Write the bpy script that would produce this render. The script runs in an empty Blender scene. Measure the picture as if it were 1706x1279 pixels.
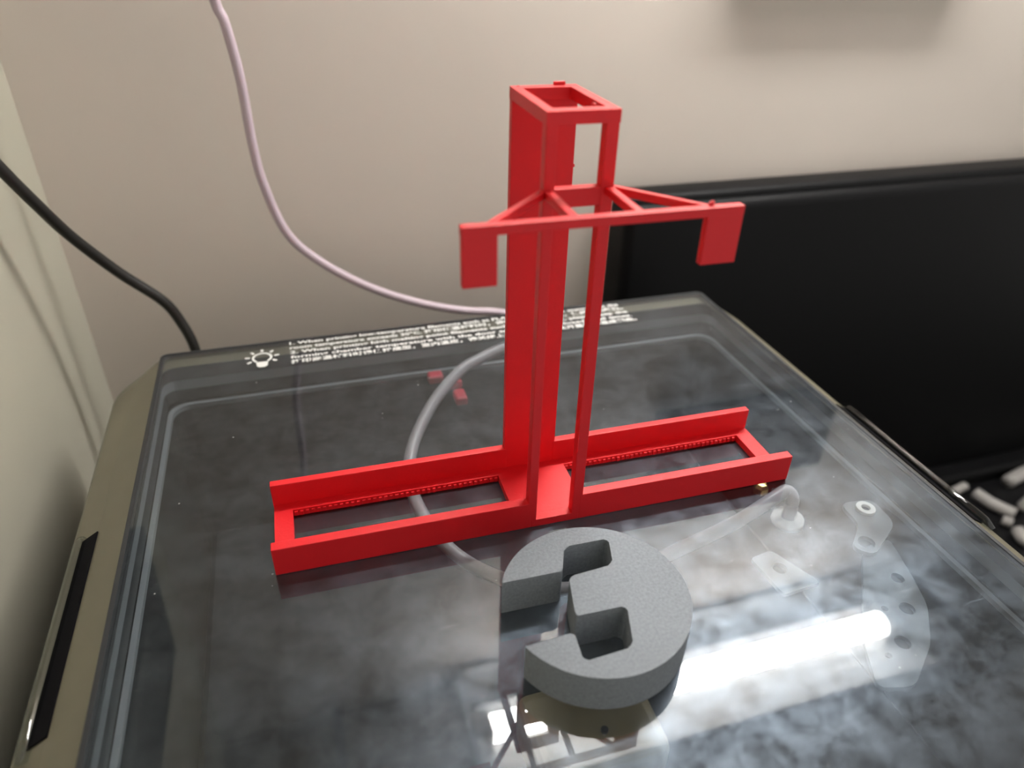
import bpy, bmesh, math, random
from mathutils import Vector, Matrix, Euler
random.seed(7)
S = 0.36                      # one layout unit (the width of the printer's lid) in metres
scene = bpy.context.scene
C = scene.collection

# ------------------------------------------------------------------ camera
cd = bpy.data.cameras.new('camera'); cam = bpy.data.objects.new('camera', cd); C.objects.link(cam)
cam.rotation_euler = Euler((math.radians(57.3559), math.radians(-1.3169), math.radians(-16.88)), 'XYZ')
cam.location = Vector((0.2422, -1.1491, 0.6166)) * S
cd.sensor_width = 36.0; cd.lens = 1199.34 * 36.0 / 1706.0
cd.clip_start = 0.01; cd.clip_end = 50
cd.dof.use_dof = True; cd.dof.aperture_fstop = 6.8
cd.dof.focus_distance = 0.87 * S
scene.camera = cam

# ------------------------------------------------------------------ world and exposure
w = bpy.data.worlds.new('world'); scene.world = w; w.use_nodes = True
bg = w.node_tree.nodes['Background']; bg.inputs[0].default_value = (1.0, 0.97, 0.92, 1); bg.inputs[1].default_value = 0.42
vs = scene.view_settings
vs.view_transform = 'Standard'; vs.look = 'None'; vs.gamma = 1.0; vs.use_curve_mapping = False; vs.exposure = 0.68
TUBE_POWER = 46.0        # the tube lamp mirrored in the lid

# ------------------------------------------------------------------ materials
def mat(name, color, rough=0.5, metal=0.0, spec=0.5, bump=0.0, bscale=200.0, var=0.0, vscale=20.0, var_color=None, coat=0.0):
    m = bpy.data.materials.new(name); m.use_nodes = True
    nt = m.node_tree; b = nt.nodes['Principled BSDF']
    b.inputs['Base Color'].default_value = (*color, 1); b.inputs['Roughness'].default_value = rough
    b.inputs['Metallic'].default_value = metal; b.inputs['Specular IOR Level'].default_value = spec
    b.inputs['Coat Weight'].default_value = coat
    tc = nt.nodes.new('ShaderNodeTexCoord')
    if var:
        n = nt.nodes.new('ShaderNodeTexNoise'); n.inputs['Scale'].default_value = vscale; n.inputs['Detail'].default_value = 4
        r = nt.nodes.new('ShaderNodeValToRGB'); r.color_ramp.elements[0].position = 0.3; r.color_ramp.elements[1].position = 0.7
        c2 = var_color or tuple(min(1, c * (1 + var)) for c in color)
        c1 = tuple(c * (1 - var) for c in color)
        r.color_ramp.elements[0].color = (*c1, 1); r.color_ramp.elements[1].color = (*c2, 1)
        nt.links.new(tc.outputs['Object'], n.inputs['Vector']); nt.links.new(n.outputs['Fac'], r.inputs[0]); nt.links.new(r.outputs[0], b.inputs['Base Color'])
    if bump:
        n = nt.nodes.new('ShaderNodeTexNoise'); n.inputs['Scale'].default_value = bscale; n.inputs['Detail'].default_value = 3
        bp = nt.nodes.new('ShaderNodeBump'); bp.inputs['Strength'].default_value = bump; bp.inputs['Distance'].default_value = 0.001
        nt.links.new(tc.outputs['Object'], n.inputs['Vector']); nt.links.new(n.outputs['Fac'], bp.inputs['Height']); nt.links.new(bp.outputs[0], b.inputs['Normal'])
    return m

def layered(name, color, rough, spec=0.4):
    """printed plastic: fine horizontal layer lines"""
    m = mat(name, color, rough, spec=spec); nt = m.node_tree; b = nt.nodes['Principled BSDF']
    tc = nt.nodes.new('ShaderNodeTexCoord')
    wv = nt.nodes.new('ShaderNodeTexWave'); wv.bands_direction = 'Z'; wv.inputs['Scale'].default_value = 700; wv.inputs['Distortion'].default_value = 0.6
    n = nt.nodes.new('ShaderNodeTexNoise'); n.inputs['Scale'].default_value = 900
    mx = nt.nodes.new('ShaderNodeMath'); mx.operation = 'ADD'
    bp = nt.nodes.new('ShaderNodeBump'); bp.inputs['Strength'].default_value = 0.22; bp.inputs['Distance'].default_value = 0.0003
    nt.links.new(tc.outputs['Object'], wv.inputs['Vector']); nt.links.new(tc.outputs['Object'], n.inputs['Vector'])
    nt.links.new(wv.outputs['Fac'], mx.inputs[0]); nt.links.new(n.outputs['Fac'], mx.inputs[1])
    nt.links.new(mx.outputs[0], bp.inputs['Height']); nt.links.new(bp.outputs[0], b.inputs['Normal'])
    return m

def emit(name, color, power):
    m = bpy.data.materials.new(name); m.use_nodes = True; nt = m.node_tree; nt.nodes.clear()
    e = nt.nodes.new('ShaderNodeEmission'); e.inputs[0].default_value = (*color, 1); e.inputs[1].default_value = power
    o = nt.nodes.new('ShaderNodeOutputMaterial'); nt.links.new(e.outputs[0], o.inputs[0]); return m

def clear_sheet(name, tint, smudge):
    """clear acrylic: sees through, mirrors by Fresnel, carries finger smudges, dust specks and scratches"""
    m = bpy.data.materials.new(name); m.use_nodes = True; nt = m.node_tree; nt.nodes.clear(); N = nt.nodes.new; L = nt.links.new
    out = N('ShaderNodeOutputMaterial')
    tr = N('ShaderNodeBsdfTransparent'); tr.inputs[0].default_value = (*tint, 1)
    gl = N('ShaderNodeBsdfGlossy'); gl.inputs['Roughness'].default_value = 0.015
    fr = N('ShaderNodeFresnel'); fr.inputs[0].default_value = 1.72
    geo = N('ShaderNodeNewGeometry'); ff = N('ShaderNodeMath'); ff.operation = 'SUBTRACT'; ff.inputs[0].default_value = 1.0; L(geo.outputs['Backfacing'], ff.inputs[1])
    fm = N('ShaderNodeMath'); fm.operation = 'MULTIPLY'; L(fr.outputs[0], fm.inputs[0]); L(ff.outputs[0], fm.inputs[1])   # mirror on the outer faces only
    base = N('ShaderNodeMixShader'); L(fm.outputs[0], base.inputs[0]); L(tr.outputs[0], base.inputs[1]); L(gl.outputs[0], base.inputs[2])
    if not smudge:
        L(base.outputs[0], out.inputs[0]); return m
    tc = N('ShaderNodeTexCoord')
    # greasy smudges: large soft clouds broken up by finer ones
    n1 = N('ShaderNodeTexNoise'); n1.inputs['Scale'].default_value = 66; n1.inputs['Detail'].default_value = 8; n1.inputs['Roughness'].default_value = 0.7; n1.inputs['Distortion'].default_value = 0.25
    r1 = N('ShaderNodeMapRange'); r1.inputs[1].default_value = 0.38; r1.inputs[2].default_value = 0.66; r1.inputs[3].default_value = 0.022; r1.inputs[4].default_value = 0.105
    L(tc.outputs['Object'], n1.inputs['Vector']); L(n1.outputs['Fac'], r1.inputs[0])
    # dust specks
    v = N('ShaderNodeTexVoronoi'); v.inputs['Scale'].default_value = 170
    r2 = N('ShaderNodeMapRange'); r2.inputs[1].default_value = 0.10; r2.inputs[2].default_value = 0.05; r2.inputs[3].default_value = 0.0; r2.inputs[4].default_value = 0.5
    n2 = N('ShaderNodeTexNoise'); n2.inputs['Scale'].default_value = 45
    r2b = N('ShaderNodeMapRange'); r2b.inputs[1].default_value = 0.58; r2b.inputs[2].default_value = 0.66
    mul = N('ShaderNodeMath'); mul.operation = 'MULTIPLY'
    L(tc.outputs['Object'], v.inputs['Vector']); L(v.outputs['Distance'], r2.inputs[0]); L(tc.outputs['Object'], n2.inputs['Vector']); L(n2.outputs['Fac'], r2b.inputs[0])
    L(r2.outputs[0], mul.inputs[0]); L(r2b.outputs[0], mul.inputs[1])
    # fine scratches: stretched noise
    mp = N('ShaderNodeMapping'); mp.inputs['Rotation'].default_value = (0, 0, 0.9); mp.inputs['Scale'].default_value = (14, 260, 1)
    n3 = N('ShaderNodeTexNoise'); n3.inputs['Scale'].default_value = 1.6; n3.inputs['Detail'].default_value = 2
    r3 = N('ShaderNodeMapRange'); r3.inputs[1].default_value = 0.68; r3.inputs[2].default_value = 0.80; r3.inputs[3].default_value = 0; r3.inputs[4].default_value = 0.10
    L(tc.outputs['Object'], mp.inputs['Vector']); L(mp.outputs[0], n3.inputs['Vector']); L(n3.outputs['Fac'], r3.inputs[0])
    haze = N('ShaderNodeBsdfGlossy'); haze.inputs['Roughness'].default_value = 0.36; haze.inputs[0].default_value = (0.68, 0.83, 1.0, 1)
    m1 = N('ShaderNodeMath'); m1.operation = 'ADD'; L(r1.outputs[0], m1.inputs[0]); L(r3.outputs[0], m1.inputs[1])
    mixh = N('ShaderNodeMixShader'); L(m1.outputs[0], mixh.inputs[0]); L(base.outputs[0], mixh.inputs[1]); L(haze.outputs[0], mixh.inputs[2])
    dust = N('ShaderNodeBsdfDiffuse'); dust.inputs[0].default_value = (0.62, 0.62, 0.6, 1)
    mixd = N('ShaderNodeMixShader'); L(mul.outputs[0], mixd.inputs[0]); L(mixh.outputs[0], mixd.inputs[1]); L(dust.outputs[0], mixd.inputs[2])
    film = N('ShaderNodeMixShader'); film.inputs[0].default_value = 0.009; L(mixd.outputs[0], film.inputs[1]); L(dust.outputs[0], film.inputs[2])
    only = N('ShaderNodeMixShader'); L(ff.outputs[0], only.inputs[0]); L(tr.outputs[0], only.inputs[1]); L(film.outputs[0], only.inputs[2])
    L(only.outputs[0], out.inputs[0])
    return m

M = {
 'red': layered('red_printed_plastic', (0.75, 0.004, 0.011), 0.46, spec=0.55),
 'grey': mat('grey_printed_plastic', (0.265, 0.292, 0.322), 0.75, spec=0.25, var=0.13, vscale=900, bump=0.15, bscale=1500),
 'wall': mat('warm_grey_wall_paint', (0.72, 0.65, 0.58), 0.9, spec=0.1, var=0.03, vscale=6),
 'pale': mat('pale_side_wall_paint', (0.49, 0.475, 0.385), 0.85, spec=0.2, var=0.03, vscale=8),
 'ceil': mat('ceiling_paint', (0.75, 0.74, 0.72), 0.9),
 'table': mat('black_table_top', (0.006, 0.006, 0.007), 0.35, spec=0.3),
 'black': mat('black_panel_plastic', (0.004, 0.004, 0.0045), 0.5, spec=0.16),
 'cable': mat('black_rubber', (0.012, 0.011, 0.009), 0.45),
 'pink': mat('milky_pink_tube', (0.60, 0.49, 0.55), 0.35),
 'inner_tube': mat('milky_tube', (0.36, 0.34, 0.36), 0.35),
 'frame': mat('wall_reflection_taupe', (0.165, 0.15, 0.105), 0.36, spec=0.5, var=0.06, vscale=30),  # opaque taupe paints the wall's reflection on a clear acrylic hood
 'frame_dark': mat('dark_seal', (0.025, 0.027, 0.03), 0.4),
 'alu': mat('pale_grey_rim', (0.22, 0.24, 0.255), 0.4, metal=0.0),
 'clear_lip': clear_sheet('clear_lip_plastic', (0.75, 0.78, 0.78), False),
 'groove': mat('groove_shade_black', (0.004, 0.0035, 0.005), 0.8, spec=0.1),  # near-black colour stands in for shade inside the grip recess
 'glass': clear_sheet('smudged_clear_acrylic', (0.90, 0.92, 0.93), True),
 'white': mat('white_print', (0.82, 0.82, 0.80), 0.6),
 'chamber': mat('chamber_black', (0.006, 0.007, 0.009), 0.7, spec=0.2, var=0.3, vscale=14),
 'steel': mat('steel', (0.05, 0.06, 0.07), 0.5, metal=0.2, var=0.25, vscale=60),
 'plate': mat('mottled_plate', (0.007, 0.009, 0.012), 0.7, spec=0.2, var=0.7, vscale=40),
 'brass': mat('brass', (0.65, 0.5, 0.22), 0.3, metal=1.0),
 'whiteplastic': mat('white_plastic', (0.62, 0.62, 0.6), 0.5),
 'tan': mat('tan_plastic', (0.25, 0.21, 0.125), 0.6, var=0.1, vscale=50),
 'clip': mat('red_clip', (0.45, 0.01, 0.03), 0.5),
 'lampwhite': mat('lamp_enamel', (0.90, 0.885, 0.86), 0.45),
 'lampgrey': mat('lamp_grey', (0.30, 0.30, 0.30), 0.5),
 'tube_glow': emit('glowing_tube', (1.0, 0.985, 0.96), TUBE_POWER),
 'brown': mat('dark_brown_box', (0.05, 0.035, 0.025), 0.6),
 'scrap': mat('pale_scrap_plastic', (0.42, 0.40, 0.38), 0.5),
 'wood': mat('shelf_board', (0.45, 0.40, 0.33), 0.6, var=0.1, vscale=12),
}

# ------------------------------------------------------------------ mesh helpers (layout units in, metres out)
def obj(name, bm, m, parent=None, smooth=False):
    me = bpy.data.meshes.new(name)
    bmesh.ops.recalc_face_normals(bm, faces=bm.faces)
    bmesh.ops.scale(bm, vec=(S, S, S), verts=bm.verts)
    bm.to_mesh(me); bm.free()
    if smooth:
        for p in me.polygons: p.use_smooth = True
    me.materials.append(M[m])
    o = bpy.data.objects.new(name, me); C.objects.link(o)
    if parent: o.parent = parent
    return o
def thing(name, label, cat, loc=(0, 0, 0), rz=0.0, group=None):
    o = bpy.data.objects.new(name, None); C.objects.link(o); o.empty_display_size = 0.02
    o.location = Vector(loc) * S; o.rotation_euler = (0, 0, rz); o['label'] = label; o['category'] = cat
    if group: o['group'] = group
    return o
def tag(o, label, cat, group=None):
    o['label'] = label; o['category'] = cat
    if group: o['group'] = group
    return o
def struct(o): o['kind'] = 'structure'; return o
def box(x0, x1, y0, y1, z0, z1, bev=0.0, seg=1, bm=None):
    own = bmesh.new()
    bmesh.ops.create_cube(own, size=1)
    for v in own.verts:
        v.co = Vector(((x0 + x1) / 2 + v.co.x * (x1 - x0), (y0 + y1) / 2 + v.co.y * (y1 - y0), (z0 + z1) / 2 + v.co.z * (z1 - z0)))
    if bev: bmesh.ops.bevel(own, geom=own.edges[:], offset=bev, segments=seg, affect='EDGES', profile=0.5)
    if bm is None: return own
    merge(bm, own); return bm
def merge(bm, other):
    me = bpy.data.meshes.new('tmp'); other.to_mesh(me); other.free(); bm.from_mesh(me); bpy.data.meshes.remove(me)
def prism(pts, z0, z1, bev=0.0, seg=2):
    bm = bmesh.new()
    lo = [bm.verts.new((x, y, z0)) for x, y in pts]; hi = [bm.verts.new((x, y, z1)) for x, y in pts]
    n = len(pts)
    top = bm.faces.new(hi); bot = bm.faces.new(lo[::-1])
    for i in range(n): bm.faces.new((lo[i], lo[(i + 1) % n], hi[(i + 1) % n], hi[i]))
    if bev:
        ed = list(top.edges) + list(bot.edges)
        bmesh.ops.bevel(bm, geom=ed, offset=bev, segments=seg, affect='EDGES', profile=0.5)
    return bm
def grid_plate(us, vs_, holes, z0, z1):
    """plate cut into cells; holes = set of (i, j) cells left open"""
    bm = bmesh.new(); V = {}
    def vert(i, j, k):
        if (i, j, k) not in V: V[(i, j, k)] = bm.verts.new((us[i], vs_[j], (z0, z1)[k]))
        return V[(i, j, k)]
    nu, nv = len(us) - 1, len(vs_) - 1
    solid = lambda i, j: 0 <= i < nu and 0 <= j < nv and (i, j) not in holes
    for i in range(nu):
        for j in range(nv):
            if not solid(i, j): continue
            bm.faces.new((vert(i, j, 1), vert(i + 1, j, 1), vert(i + 1, j + 1, 1), vert(i, j + 1, 1)))
            bm.faces.new((vert(i, j, 0), vert(i, j + 1, 0), vert(i + 1, j + 1, 0), vert(i + 1, j, 0)))
            for di, dj, a, b in ((-1, 0, (0, 1), (0, 0)), (1, 0, (1, 0), (1, 1)), (0, -1, (0, 0), (1, 0)), (0, 1, (1, 1), (0, 1))):
                if not solid(i + di, j + dj):
                    bm.faces.new((vert(i + a[0], j + a[1], 0), vert(i + b[0], j + b[1], 0), vert(i + b[0], j + b[1], 1), vert(i + a[0], j + a[1], 1)))
    return bm
def spline(pts, n=10):
    P = [Vector(p) for p in pts]; P = [2 * P[0] - P[1]] + P + [2 * P[-1] - P[-2]]; out = []
    for i in range(1, len(P) - 2):
        a, b, c, d = P[i - 1:i + 3]
        for k in range(n):
            t = k / n
            out.append(0.5 * (2 * b + (c - a) * t + (2 * a - 5 * b + 4 * c - d) * t * t + (3 * b - a - 3 * c + d) * t ** 3))
    out.append(P[-2]); return out
def tube(path, r, seg=12, bm=None):
    bm = bm or bmesh.new(); rings = []; up = Vector((0.13, 0.2, 0.97))
    for i, p in enumerate(path):
        t = (path[min(i + 1, len(path) - 1)] - path[max(i - 1, 0)]).normalized()
        a = t.cross(up); a = a.normalized() if a.length > 1e-4 else t.orthogonal().normalized()
        b = t.cross(a).normalized(); up = -b if False else up
        rr = r(i / (len(path) - 1)) if callable(r) else r
        rings.append([bm.verts.new(p + rr * (math.cos(2 * math.pi * k / seg) * a + math.sin(2 * math.pi * k / seg) * b)) for k in range(seg)])
    for A, B in zip(rings, rings[1:]):
        for k in range(seg): bm.faces.new((A[k], A[(k + 1) % seg], B[(k + 1) % seg], B[k]))
    bm.faces.new(rings[0][::-1]); bm.faces.new(rings[-1]); return bm
def lathe(prof, c=(0, 0, 0), seg=24, bm=None):
    bm = bm or bmesh.new(); rings = []
    for r, z in prof:
        rings.append([bm.verts.new((c[0] + r * math.cos(2 * math.pi * k / seg), c[1] + r * math.sin(2 * math.pi * k / seg), c[2] + z)) for k in range(seg)] if r > 1e-6 else [bm.verts.new((c[0], c[1], c[2] + z))])
    for A, B in zip(rings, rings[1:]):
        for k in range(seg):
            a0, a1, b0, b1 = A[k % len(A)], A[(k + 1) % len(A)], B[k % len(B)], B[(k + 1) % len(B)]
            f = [a0, a1, b1, b0]; f = [x for i, x in enumerate(f) if x not in f[:i]]
            if len(f) >= 3: bm.faces.new(f)
    return bm
def ring_pts(x0, x1, y0, y1, r, seg=6):
    out = []
    for cx, cy, a0 in ((x1 - r, y1 - r, 0), (x0 + r, y1 - r, 90), (x0 + r, y0 + r, 180), (x1 - r, y0 + r, 270)):
        for k in range(seg + 1):
            a = math.radians(a0 + 90 * k / seg); out.append((cx + r * math.cos(a), cy + r * math.sin(a)))
    return out
def loft(rings, bm=None, closed_profile=False):
    """rings: list of (points2d, z), same count"""
    bm = bm or bmesh.new()
    R = [[bm.verts.new((x, y, z)) for x, y in pts] for pts, z in rings]
    pairs = list(zip(R, R[1:])) + ([(R[-1], R[0])] if closed_profile else [])
    for A, B in pairs:
        n = len(A)
        for k in range(n): bm.faces.new((A[k], A[(k + 1) % n], B[(k + 1) % n], B[k]))
    return bm
def holed(outer, holes, z0, z1):
    """flat plate with holes, by filled 2-D curve"""
    cu = bpy.data.curves.new('tmp', 'CURVE'); cu.dimensions = '2D'; cu.fill_mode = 'BOTH'; cu.extrude = (z1 - z0) / 2
    for pts in [outer] + holes:
        sp = cu.splines.new('POLY'); sp.points.add(len(pts) - 1); sp.use_cyclic_u = True
        for q, (x, y) in zip(sp.points, pts): q.co = (x, y, 0, 1)
    return curve_to_bm(cu, (z0 + z1) / 2)
def curve_to_bm(cu, z):
    o = bpy.data.objects.new('tmp', cu); C.objects.link(o)
    dg = bpy.context.evaluated_depsgraph_get(); me = bpy.data.meshes.new_from_object(o.evaluated_get(dg))
    bm = bmesh.new(); bm.from_mesh(me); bpy.data.objects.remove(o); bpy.data.meshes.remove(me); bpy.data.curves.remove(cu)
    bmesh.ops.translate(bm, vec=(0, 0, z), verts=bm.verts); return bm
def circ(cx, cy, r, n=20): return [(cx + r * math.cos(2 * math.pi * k / n), cy + r * math.sin(2 * math.pi * k / n)) for k in range(n)]
def round_poly(pts, radii, seg=4):
    out = []; n = len(pts)
    for i in range(n):
        p = Vector(pts[i]); a = Vector(pts[i - 1]); b = Vector(pts[(i + 1) % n]); r = radii[i]
        if not r: out.append(tuple(p)); continue
        da, db = (a - p), (b - p); r = min(r, da.length * .45, db.length * .45)
        A, B = p + da.normalized() * r, p + db.normalized() * r
        for k in range(seg + 1):
            t = k / seg; out.append(tuple((1 - t) ** 2 * A + 2 * t * (1 - t) * p + t * t * B))
    return out

WALL_Y, TABLE_Z, LEFT_X = 0.36, -0.94, -0.197
# ------------------------------------------------------------------ the room
struct(obj('wall_back', box(-0.4, 5.0, WALL_Y, WALL_Y + 0.2, -2.9, 4.2), 'wall'))
struct(obj('wall_left', box(LEFT_X - 0.2, LEFT_X, -4.0, WALL_Y + 0.001, -2.9, 4.2), 'pale'))
struct(obj('ceiling', box(-0.4, 4.0, -3.2, WALL_Y + 0.2, 4.2, 4.3), 'ceil'))
struct(obj('floor', box(-0.4, 6.0, -5.0, WALL_Y + 0.2, -3.0, -2.9), 'lampgrey'))

# table carrying the printer
t = thing('table', 'black table top carrying the printer and small pale scraps', 'table', (1.0, -0.5, TABLE_Z))
obj('table_top', box(-1.19, 3.4, -0.9, 0.85, -0.06, 0, 0.006), 'table', t)
for x in (-1.1, 3.3):
    for y in (-0.82, 0.77): obj('leg', box(x - 0.05, x + 0.05, y - 0.05, y + 0.05, -1.96, -0.06, 0.004), 'table', t)

# ------------------------------------------------------------------ lamp over the bench
LZ = 1.5
lamp = thing('tube_lamp_offscreen', 'white reflector lamp with one glowing tube hung under the wall shelf', 'lamp', (1.35, 0.12, LZ))
LX0, LX1 = -0.80, 0.84
prof = [(-0.20, 0.00), (-0.185, 0.035), (-0.075, 0.075), (0.085, 0.075), (0.20, 0.035), (0.215, 0.00), (0.222, 0.0), (0.208, 0.046), (0.09, 0.09), (-0.08, 0.09), (-0.192, 0.046), (-0.207, 0.0)]
bm = bmesh.new()
A = [bm.verts.new((LX0, y, z)) for y, z in prof]; B = [bm.verts.new((LX1, y, z)) for y, z in prof]
for k in range(len(prof)): bm.faces.new((A[k], A[(k + 1) % len(prof)], B[(k + 1) % len(prof)], B[k]))
bm.faces.new(A[::-1]); bm.faces.new(B)
obj('reflector', bm, 'lampwhite', lamp)
obj('glowing_tube_offscreen', tube([Vector((x, 0, 0.018)) for x in (LX0 + 0.06, LX1 - 0.10)], 0.042, 20), 'tube_glow', lamp, True)
for x0, x1 in ((LX0 + 0.0, LX0 + 0.06), (LX1 - 0.10, LX1 - 0.04)):
    obj('tube_holder', box(x0, x1, -0.045, 0.045, -0.03, 0.078, 0.008), 'lampwhite', lamp)
obj('spine', box(LX0 + 0.02, LX1 - 0.06, 0.085, 0.105, 0.02, 0.07, 0.004), 'lampgrey', lamp)
sh = thing('wall_shelf', 'plain board shelf fixed to the wall above the tube lamp', 'shelf', (1.35, 0.1, LZ + 0.09))
obj('board', box(-1.8, 1.5, -0.22, WALL_Y - 0.1, 0.0, 0.05, 0.003), 'wood', sh)
for x in (-1.2, 1.1): obj('bracket', prism([(x - 0.015, 0.0), (x + 0.015, 0.0), (x + 0.015, WALL_Y - 0.1), (x - 0.015, WALL_Y - 0.1)], -0.02, 0.0), 'lampgrey', sh)

# unseen dark box, added above the view to cast a soft wall shadow
bx_ = thing('added_shadow_box', 'unseen dark brown box added on the wall to cast a soft shadow', 'box', (1.47, WALL_Y, 0.56))
obj('housing', box(-0.31, 0.31, -0.045, 0.0, 0.0, 0.3, 0.012, 3), 'brown', bx_)
obj('cover_plate', box(-0.27, 0.27, -0.05, -0.04, 0.03, 0.27, 0.004), 'brown', bx_)

# black panel behind the printer, leaning on the wall side
pn = thing('black_panel', 'large matt black panel with a rounded top edge standing behind the printer', 'panel', (2.0, 0.27, TABLE_Z))
obj('panel_body', box(-1.055, 1.2, -0.03, 0.085, 0.0, 1.035, 0.026, 4), 'black', pn, True)
obj('top_rail', box(-1.05, 1.2, -0.008, 0.075, 1.02, 1.052, 0.014, 3), 'black', pn, True)
obj('foot_rail', box(-1.04, 1.2, -0.10, -0.028, 0.0, 0.05, 0.012, 2), 'black', pn)

# ------------------------------------------------------------------ printer
pr = thing('printer', 'boxy 3D printer with sloping sides painted in wall-reflection taupe and a smudged clear lid', 'printer', (0.5, -0.55, TABLE_Z))
Y0 = -1.06
def P(x, y): return (x - 0.5, y + 0.55)
def PR(x0, x1, y0, y1, r): return [P(x, y) for x, y in ring_pts(x0, x1, y0, y1, r)]
ZT = -TABLE_Z
# outer shell + chamber (open at the top)
bm = loft([(PR(-0.082, 1.082, Y0 - 0.057, 0.052, 0.09), 0.0), (PR(-0.082, 1.082, Y0 - 0.057, 0.052, 0.09), ZT - 0.062),
           (PR(0.004, 0.996, Y0 + 0.04, -0.060, 0.03), ZT - 0.068), (PR(0.012, 0.988, Y0 + 0.04, -0.075, 0.03), 0.34)])
obj('body_shell', bm, 'chamber', pr)
obj('chamber_floor', box(-0.487, 0.487, -0.475, 0.475, 0.32, 0.342), 'chamber', pr)
obj('print_bed', box(-0.48, 0.48, -0.46, 0.465, 0.60, 0.62, 0.01), 'plate', pr)
# pale top rim of the chamber
obj('chamber_rim', loft([(PR(0.003, 0.997, Y0 + 0.03, -0.056, 0.03), ZT - 0.070), (PR(0.003, 0.997, Y0 + 0.03, -0.056, 0.03), ZT - 0.0625),
      (PR(0.010, 0.990, Y0 + 0.05, -0.063, 0.03), ZT - 0.0625), (PR(0.010, 0.990, Y0 + 0.05, -0.063, 0.03), ZT - 0.070)], closed_profile=True), 'alu', pr)
# loop of milky tube inside, ending in a fitting
def Q(x, y, z): return Vector((x - 0.5, y + 0.55, z + ZT))
IT = [(0.569, -0.081, -0.020), (0.518, -0.100, -0.026), (0.475, -0.123, -0.032), (0.419, -0.171, -0.055), (0.374, -0.235, -0.080), (0.355, -0.295, -0.095), (0.355, -0.359, -0.100), (0.375, -0.430, -0.110), (0.416, -0.487, -0.120), (0.484, -0.540, -0.120), (0.566, -0.564, -0.110), (0.654, -0.557, -0.090), (0.758, -0.545, -0.070), (0.825, -0.531, -0.055), (0.852, -0.525, -0.050), (0.859, -0.534, -0.060), (0.855, -0.540, -0.088)]
obj('inner_tube', tube([Q(*p) for p in spline(IT, 8)], 0.0095, 12), 'inner_tube', pr, True)
obj('tube_fitting', lathe([(0, 0.012), (0.009, 0.012), (0.011, 0.006), (0.011, 0.0), (0.022, -0.002), (0.023, -0.010), (0.014, -0.013), (0, -0.013)], Q(0.858, -0.537, -0.088)), 'whiteplastic', pr, True)
obj('brass_nut', lathe([(0, 0.01), (0.007, 0.009), (0.011, 0.004), (0.011, -0.006), (0.0, -0.006)], Q(0.838, -0.491, -0.07), 6), 'brass', pr)
obj('steel_pin', tube([Q(0.850, -0.503, -0.07), Q(0.872, -0.510, -0.07)], 0.006, 10), 'steel', pr, True)
obj('washer', holed([(x, y) for x, y in circ(0, 0, 0.0125)], [circ(0, 0, 0.006)], -0.002, 0.002), 'whiteplastic', pr).location = Q(0.928, -0.593, -0.041) * S
def pl(pts): return [(x - 0.5, y + 0.55) for x, y in pts]
plate_a = round_poly(pl([(0.905, -0.570), (0.955, -0.575), (0.952, -0.624), (0.885, -0.665), (0.866, -0.645), (0.905, -0.612)]), [0.015] * 6)
obj('bracket_plate', holed(plate_a, [circ(0.928 - 0.5, -0.593 + 0.55, 0.007), circ(0.89 - 0.5, -0.643 + 0.55, 0.011)], ZT - 0.052, ZT - 0.046), 'steel', pr)
plate_b = round_poly(pl([(0.738, -0.617), (0.771, -0.612), (0.800, -0.676), (0.744, -0.680)]), [0.006] * 4)
obj('bracket_plate', holed(plate_b, [circ(0.764 - 0.5, -0.642 + 0.55, 0.009)], ZT - 0.064, ZT - 0.058), 'steel', pr)
plate_c = round_poly(pl([(0.93, -0.640), (0.912, -0.70), (0.895, -0.745), (0.858, -0.790), (0.80, -0.83), (0.76, -0.82), (0.79, -0.76), (0.84, -0.70), (0.885, -0.645)]), [0.012] * 9)
obj('bracket_plate', holed(plate_c, [circ(0.891 - 0.5, -0.700 + 0.55, 0.008), circ(0.868 - 0.5, -0.742 + 0.55, 0.009), circ(0.828 - 0.5, -0.780 + 0.55, 0.009), circ(0.842 - 0.5, -0.735 + 0.55, 0.004), circ(0.80 - 0.5, -0.79 + 0.55, 0.004)], ZT - 0.058, ZT - 0.052), 'steel', pr)
for x, y, z, a, b in ((0.436, -0.106, -0.048, 0.013, 0.011), (0.463, -0.130, -0.048, 0.013, 0.012), (0.466, -0.165, -0.056, 0.010, 0.016)):
    q = Q(x, y, z); obj('red_clip', box(q.x - a, q.x + a, q.y - b, q.y + b, q.z - 0.008, q.z + 0.008, 0.004, 2), 'clip', pr)
# carriage with a tan cover
q = Q(0.47, -0.765, -0.09)
obj('tan_cover', box(q.x - 0.075, q.x + 0.062, q.y - 0.045, q.y + 0.055, q.z - 0.05, q.z + 0.02, 0.012, 3), 'tan', pr)
obj('cover_screw', lathe([(0, 0.003), (0.004, 0.003), (0.004, 0.0)], Q(0.47, -0.775, -0.0695), 12), 'frame_dark', pr)

# ------------------------------------------------------------------ lid (lifts off the printer)
ZL = 0.062
bm = loft([(PR(-0.085, 1.085, Y0 - 0.06, 0.055, 0.09), 0.0), (PR(-0.080, 1.080, Y0 - 0.055, 0.05, 0.085), 0.006), (PR(-0.048, 1.048, Y0 - 0.035, 0.030, 0.055), ZL - 0.036),
           (PR(-0.001, 1.001, Y0 - 0.001, 0.001, 0.012), ZL - 0.001), (PR(0.002, 0.998, Y0 + 0.002, -0.002, 0.010), ZL - 0.001),
           (PR(0.002, 0.998, Y0 + 0.002, -0.002, 0.010), ZL - 0.009), (PR(-0.004, 1.004, Y0 + 0.01, -0.03, 0.02), ZL - 0.012), (PR(-0.006, 1.006, Y0 + 0.01, -0.035, 0.02), 0.0)], closed_profile=True)
lid = obj('top_cover', bm, 'frame', pr); lid.location = (0, 0, (ZT - 0.062) * S); lid['label'] = 'bevelled cover frame painted in wall-reflection taupe, holding the clear panel'
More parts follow.
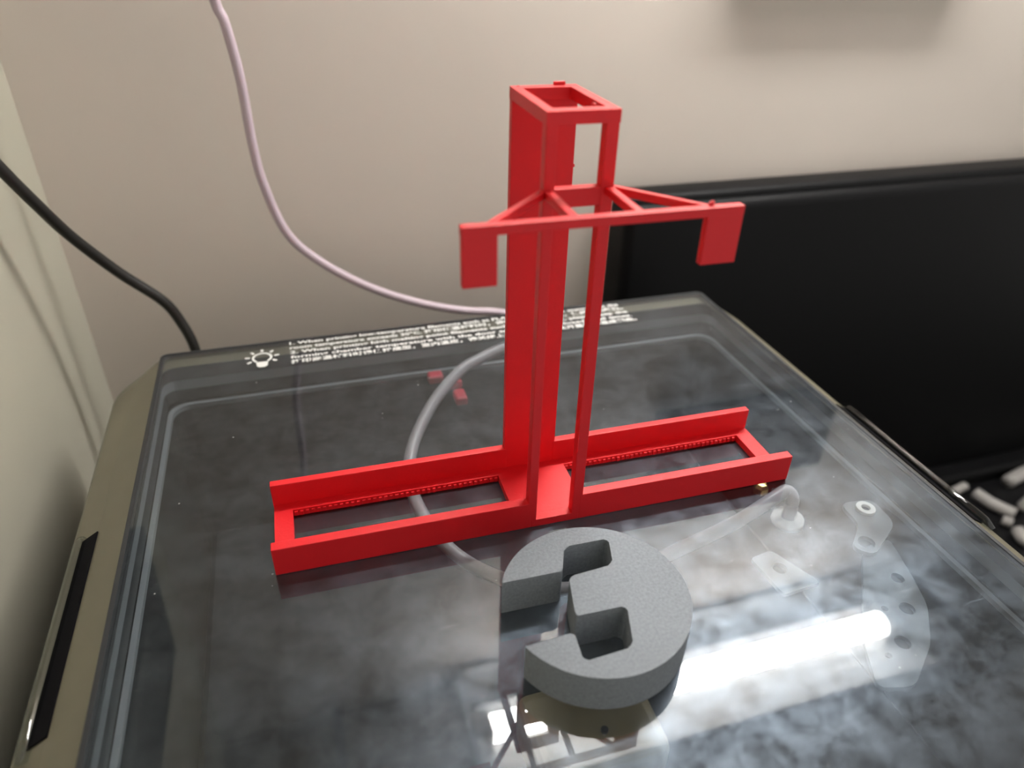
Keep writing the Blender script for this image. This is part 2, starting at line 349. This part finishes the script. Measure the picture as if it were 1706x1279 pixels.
obj('edge_seal', loft([(PR(-0.004, 1.004, Y0 - 0.004, 0.004, 0.014), ZL - 0.005), (PR(-0.002, 1.002, Y0 - 0.002, 0.002, 0.012), ZL + 0.0008), (PR(0.003, 0.997, Y0 + 0.003, -0.003, 0.010), ZL + 0.0008), (PR(0.004, 0.996, Y0 + 0.004, -0.004, 0.01), ZL - 0.005)], closed_profile=True), 'frame_dark', lid)
obj('clear_panel', prism(PR(0.003, 0.997, Y0 + 0.003, -0.003, 0.010), ZL - 0.008, ZL), 'glass', lid)
# stepped inner faces seen through the panel
def band(name, m, i0, iy0, z0, i1, iy1, z1):
    b = loft([(PR(i0, 1 - i0, Y0 + i0, -iy0, 0.02), ZL + z0), (PR(i1, 1 - i1, Y0 + i1, -iy1, 0.02), ZL + z1), (PR(i1 - 0.003, 1 - i1 + 0.003, Y0 + i1 - 0.003, -iy1 + 0.003, 0.02), ZL + z1), (PR(i0 - 0.003, 1 - i0 + 0.003, Y0 + i0 - 0.003, -iy0 + 0.003, 0.02), ZL + z0)], closed_profile=True)
    return obj(name, b, m, lid)
band('inner_wall', 'frame_dark', 0.004, 0.034, -0.0085, 0.000, 0.044, -0.026)
band('inner_rail', 'alu', 0.000, 0.044, -0.026, 0.000, 0.047, -0.042)
band('inner_wall', 'frame_dark', 0.000, 0.047, -0.042, 0.002, 0.052, -0.060)
# grips in both long sides: near-black strip painting groove shade, and a clear raised lip
for sgn in (-1, 1):
    X = lambda d: (sgn * (0.5 + d))
    def strip(pts_dz, y0, y1, taper=0.0):
        b = bmesh.new()
        A = [b.verts.new((X(d), y0 + 0.55, z + ZL)) for d, z in pts_dz]; B = [b.verts.new((X(d), y1 + 0.55, z + ZL)) for d, z in pts_dz]
        n = len(pts_dz)
        for k in range(n): b.faces.new((A[k], A[(k + 1) % n], B[(k + 1) % n], B[k]))
        b.faces.new(A[::-1]); b.faces.new(B); return b
    gr = obj('groove_shade_strip', strip([(0.0475, -0.0335), (0.068, -0.0462), (0.066, -0.0495), (0.0455, -0.037)], -0.655, -0.375), 'groove', lid)
    gr['label'] = 'near-black strip painted as the shade of a finger groove'
    lp = obj('grip_lip', tube([Vector((X(0.069), y + 0.55, ZL - 0.042 - (0.006 if k in (0, 6) else 0))) for k, y in enumerate((-0.668, -0.655, -0.6, -0.5, -0.43, -0.385, -0.372))], 0.0065, 10), 'clear_lip', lid, True)
    lp['label'] = 'clear raised grip lip'
# printed warning lines and lamp symbol
LINES = ['1. When printing low-temperature filaments such as PLA and TPU, please ensure that the',
         'room temperature exceeds 30\u00b0C. \u6253\u5370\u4f4e\u6e29\u6750\u6599\u65f6\uff0c\u8bf7\u6253\u5f00\u4e0a\u76d6\u548c\u524d\u95e8\uff0c\u4fdd\u6301\u901a\u98ce\u6563\u70ed\u3002',
         '2. When printing high melting point filaments such as PA and PC, please keep the',
         'forming chamber temperature with the door and the cover closed at all times.',
         '\u6253\u5370\u9ad8\u6e29\u6750\u6599\u65f6\u8bf7\u4fdd\u6301\u6210\u578b\uff0c\u5ba4\u5185\u6e29\u5ea6\uff0c\u8bf7\u5173\u95ed\u4e0a\u76d6\u548c\u524d\u95e8\uff0c\u907f\u514d\u5f00\u76d6\u6253\u5370\u9020\u6210\u7fd8\u66f2\u3002']
for i, s in enumerate(LINES):
    cu = bpy.data.curves.new('tmp', 'FONT'); cu.body = s; cu.size = 1.0; cu.offset = 0.03; cu.fill_mode = 'FRONT'; cu.resolution_u = 2
    b = curve_to_bm(cu, 0)
    xs = [v.co.x for v in b.verts]; x0, x1 = min(xs), max(xs)
    y = -0.0175 - i * 0.0158; h = 0.0136
    wid = (0.612, 0.615, 0.617, 0.619, 0.622)[i]
    for v in b.verts: v.co = Vector((0.203 - 0.5 + (v.co.x - x0) / (x1 - x0) * wid, y + 0.55 + v.co.y * h, ZL + 0.0009))
    obj('warning_text', b, 'white', lid)['label'] = 'white printed warning line on the clear lid'
b = bmesh.new(); ic = (0.158 - 0.5, -0.050 + 0.55)
def flat(pts, bm): 
    bm.faces.new([bm.verts.new((x, y, ZL + 0.0009)) for x, y in pts])
n = 24
for k in range(n):
    a0, a1 = [math.radians(-55 + 290 * t / n) for t in (k, k + 1)]
    flat([(ic[0] + 0.0125 * math.cos(a0), ic[1] + 0.0125 * math.sin(a0)), (ic[0] + 0.0125 * math.cos(a1), ic[1] + 0.0125 * math.sin(a1)), (ic[0] + 0.0165 * math.cos(a1), ic[1] + 0.0165 * math.sin(a1)), (ic[0] + 0.0165 * math.cos(a0), ic[1] + 0.0165 * math.sin(a0))], b)
flat([(ic[0] - 0.0095, ic[1] - 0.0135), (ic[0] + 0.0095, ic[1] - 0.0135), (ic[0] + 0.0085, ic[1] - 0.027), (ic[0] + 0.004, ic[1] - 0.031), (ic[0] - 0.004, ic[1] - 0.031), (ic[0] - 0.0085, ic[1] - 0.027)], b)
for k in range(7):
    a = math.radians(-32 + 244 * k / 6); c, s = math.cos(a), math.sin(a)
    flat(round_poly([(ic[0] + r * c - q * s, ic[1] + r * s + q * c) for r, q in ((0.0195, -0.0022), (0.0275, -0.0022), (0.0275, 0.0022), (0.0195, 0.0022))], [0.001] * 4, 2), b)
obj('bulb_symbol', b, 'white', lid)['label'] = 'white printed light bulb symbol with rays'

# ------------------------------------------------------------------ red printed stand
L_, D, HF, HR, HB, TR, BT = 0.6539, 0.1162, 0.0098, 0.0382, 0.0407, 0.0128, 0.0103
U0, U1, H, HZ = 0.2925, 0.3615, 0.4815, 0.4135
st = thing('printed_stand', 'bright red printed stand with slotted base, open tower and cross arm on the lid', 'stand', (0.167, -0.5431, 0.0006), math.radians(-0.73))
bv = 0.0010
def bar(name, *a): return obj(name, box(*a, bv, 2), 'red', st)
bar('front_rail', 0, U0 + 0.004, 0, TR, 0, HR)
bar('front_rail', U1 - 0.004, L_, 0, TR, 0, HR)
bar('front_sill', U0 + 0.004, U1 - 0.004, 0.0, TR, 0, 0.0112)
bar('back_rail', 0, U0 + 0.003, D - BT, D, 0, HB)
bar('back_rail', U1 - 0.003, L_, D - BT, D, 0, HB)
bar('back_panel', U0, U1, D - BT + 0.0003, D - 0.0003, 0.0, H - 0.004)
obj('base_floor', grid_plate([0.0008, 0.0222, 0.281, 0.371, 0.632, L_ - 0.0008], [TR - 0.002, 0.034, 0.093, D - BT + 0.002], {(1, 1), (3, 1)}, 0.0, HF), 'red', st)
bar('column', U0 + 0.0002, 0.3032, 0.0002, TR, 0, H - 0.003)
bar('column', 0.3485, U1 - 0.0002, 0.0002, TR, 0, H - 0.003)
obj('top_frame', grid_plate([U0, 0.3022, 0.3515, U1], [0, 0.0135, 0.1025, D], {(1, 1)}, H - 0.0115, H), 'red', st)
bar('cross_tie', 0.301, 0.351, 0.001, 0.0118, HZ - 0.018, HZ)
bar('cross_arm', 0.1998, 0.4535, -0.0752, -0.0655, HZ - 0.0088, HZ)
bar('end_tab', 0.1999, 0.2299, -0.0751, -0.0672, HZ - 0.0532, HZ - 0.001)
bar('end_tab', 0.4182, 0.4534, -0.0751, -0.0672, HZ - 0.0532, HZ - 0.001)
bar('arm_strut', 0.2932, 0.3015, -0.067, 0.002, HZ - 0.0078, HZ - 0.0001)
bar('arm_strut', 0.3525, 0.3608, -0.067, 0.002, HZ - 0.0078, HZ - 0.0001)
for (xa, ya), (xb, yb) in (((0.2955, 0.006), (0.2245, -0.068)), ((0.3585, 0.006), (0.4225, -0.068))):
    d = Vector((xb - xa, yb - ya)).normalized(); nrm = Vector((-d.y, d.x)) * 0.0034
    obj('arm_brace', prism([(xa + nrm.x, ya + nrm.y), (xb + nrm.x, yb + nrm.y), (xb - nrm.x, yb - nrm.y), (xa - nrm.x, ya - nrm.y)], HZ - 0.0078, HZ - 0.0002, 0.0006, 1), 'red', st)
for ua, ub in ((0.024, 0.280), (0.373, 0.630)):          # rough support marks under the rear edge of each opening
    b = bmesh.new(); u = ua
    while u < ub:
        box(u, u + 0.0035, 0.0912 - random.uniform(0, 0.0008), 0.0935, 0.0015 + random.uniform(0, 0.001), HF - 0.0022, bm=b); u += 0.0068
    obj('support_marks', b, 'red', st)
for c, r in (((U1, D - 0.006, 0.402), 0.0022), ((U1 + 0.0005, D - 0.004, 0.409), 0.0014), ((0.424, -0.068, HZ + 0.001), 0.0028), ((0.347, 0.03, H - 0.002), 0.002), ((0.3005, D - 0.003, H - 0.001), 0.002)):
    b = bmesh.new(); bmesh.ops.create_icosphere(b, subdivisions=2, radius=r)
    for v in b.verts: v.co = Vector(c) + v.co * random.uniform(0.75, 1.25)
    obj('plastic_blob', b, 'red', st)
bar('loose_strip', 0.337, 0.3495, D - 0.004, D - 0.0005, H - 0.001, H + 0.0035)

# ------------------------------------------------------------------ grey slotted disc
R_, TH = 0.0963, 0.046
aA, aB = math.atan2(0.0404, -0.0871), math.atan2(-0.0386, -0.088) + 2 * math.pi
arc = [(R_ * math.cos(a), R_ * math.sin(a)) for a in [aB + (aA + 2 * math.pi - aB) * k / 88 for k in range(89)]]
slot = [(-0.0212, 0.0388), (-0.0074, 0.0708), (0.0444, 0.0696), (0.0338, 0.0329), (-0.0177, 0.0299), (-0.0294, -0.0197), (0.0246, -0.0214), (0.0101, -0.0677), (-0.041, -0.0698), (-0.0376, -0.0368)]
full = arc + slot
rad = [0.0] * len(full); rad[0] = 0.0012; rad[88] = 0.0012
for k in range(len(slot)): rad[89 + k] = (0.0035, 0.006, 0.006, 0.006, 0.006, 0.005, 0.006, 0.006, 0.005, 0.005)[k]
b = prism(round_poly(full, rad, 4), 0, TH, 0.0012, 2)
dk = obj('slotted_disc', b, 'grey'); dk.location = Vector((0.4805, -0.7006, 0.0006)) * S; dk.rotation_euler = (0, 0, math.radians(0.35))
tag(dk, 'round grey printed disc with two square slots open at one side, lying on the lid', 'disc')

# ------------------------------------------------------------------ tube and cable behind the printer
PK = [(0.165, 0.17, 0.70), (0.166, 0.18, 0.60), (0.169, 0.2, 0.504), (0.178, 0.2, 0.471), (0.187, 0.2, 0.39), (0.189, 0.2, 0.283), (0.197, 0.2, 0.209), (0.225, 0.2, 0.116), (0.284, 0.2, 0.05), (0.371, 0.2, -0.011), (0.467, 0.2, -0.056), (0.557, 0.2, -0.084), (0.651, 0.2, -0.103), (0.74, 0.18, -0.14), (0.79, 0.12, -0.20), (0.80, 0.065, -0.24)]
tag(obj('filament_tube', tube(spline(PK, 8), 0.0083, 12), 'pink', None, True), 'milky pink filament tube curving down in front of the wall behind the printer', 'tube')
CB = [(-0.178, 0.05, 0.36), (-0.155, 0.06, 0.302), (-0.131, 0.08, 0.24), (-0.106, 0.11, 0.174), (-0.059, 0.14, 0.093), (-0.007, 0.15, 0.031), (0.014, 0.15, -0.014), (0.029, 0.14, -0.068), (0.031, 0.12, -0.14), (0.031, 0.07, -0.22)]
tag(obj('power_cable', tube(spline(CB, 8), 0.0093, 12), 'cable', None, True), 'black power cable sagging from the pale side wall to the back of the printer', 'cable')

# unseen black box, added on the side wall to darken the lid's reflection
sb = thing('added_reflection_box', 'unseen black slant-ended box added for a dark reflection in the lid', 'box', (LEFT_X, -0.1, 0.5))
b = bmesh.new(); pts = [(0.286, 0.012), (0.217, 0.342), (-0.40, 0.32), (-0.40, 0.02)]
A = [b.verts.new((0, y, z)) for y, z in pts]; B = [b.verts.new((0.03, y, z)) for y, z in pts]
for k in range(4): b.faces.new((A[k], A[(k + 1) % 4], B[(k + 1) % 4], B[k]))
b.faces.new(A[::-1]); b.faces.new(B)
obj('housing', b, 'black', sb); obj('front_bar', box(0.029, 0.036, -0.35, 0.10, 0.10, 0.14, 0.003), 'frame_dark', sb)

# ------------------------------------------------------------------ pale scraps on the table beyond the printer
def scrap(label, pts, r, group=None):
    o = obj('plastic_scrap', tube(spline([(x, y, TABLE_Z + r + dz) for x, y, dz in pts], 5), r, 8), 'scrap', None, True)
    o['label'] = label; o['category'] = 'scrap'; o['group'] = 'pale scraps on the black table'
scrap('bent pale plastic stick lying against the foot of the black panel', [(2.40, 0.13, 0), (2.50, 0.15, 0.005), (2.60, 0.165, 0.01), (2.69, 0.16, 0.02)], 0.022)
scrap('straight pale plastic stick lying between the bent stick and the printer', [(2.25, 0.115, 0), (2.26, 0.06, 0), (2.29, -0.0, 0)], 0.020)
scrap('short dull plastic stub beside the foot of the black panel', [(2.19, 0.145, 0), (2.24, 0.15, 0.01)], 0.014)
scrap('small pale pellet at the end of the straight plastic stick', [(2.235, -0.005, 0), (2.25, -0.028, 0)], 0.016)
scrap('pale angled offcut beside the printer, farthest from the black panel', [(2.235, -0.06, 0), (2.22, -0.10, 0), (2.26, -0.135, 0)], 0.020)
scrap('upright pale stub standing among the plastic sticks', [(2.34, 0.02, 0.0), (2.35, 0.01, 0.05)], 0.018)
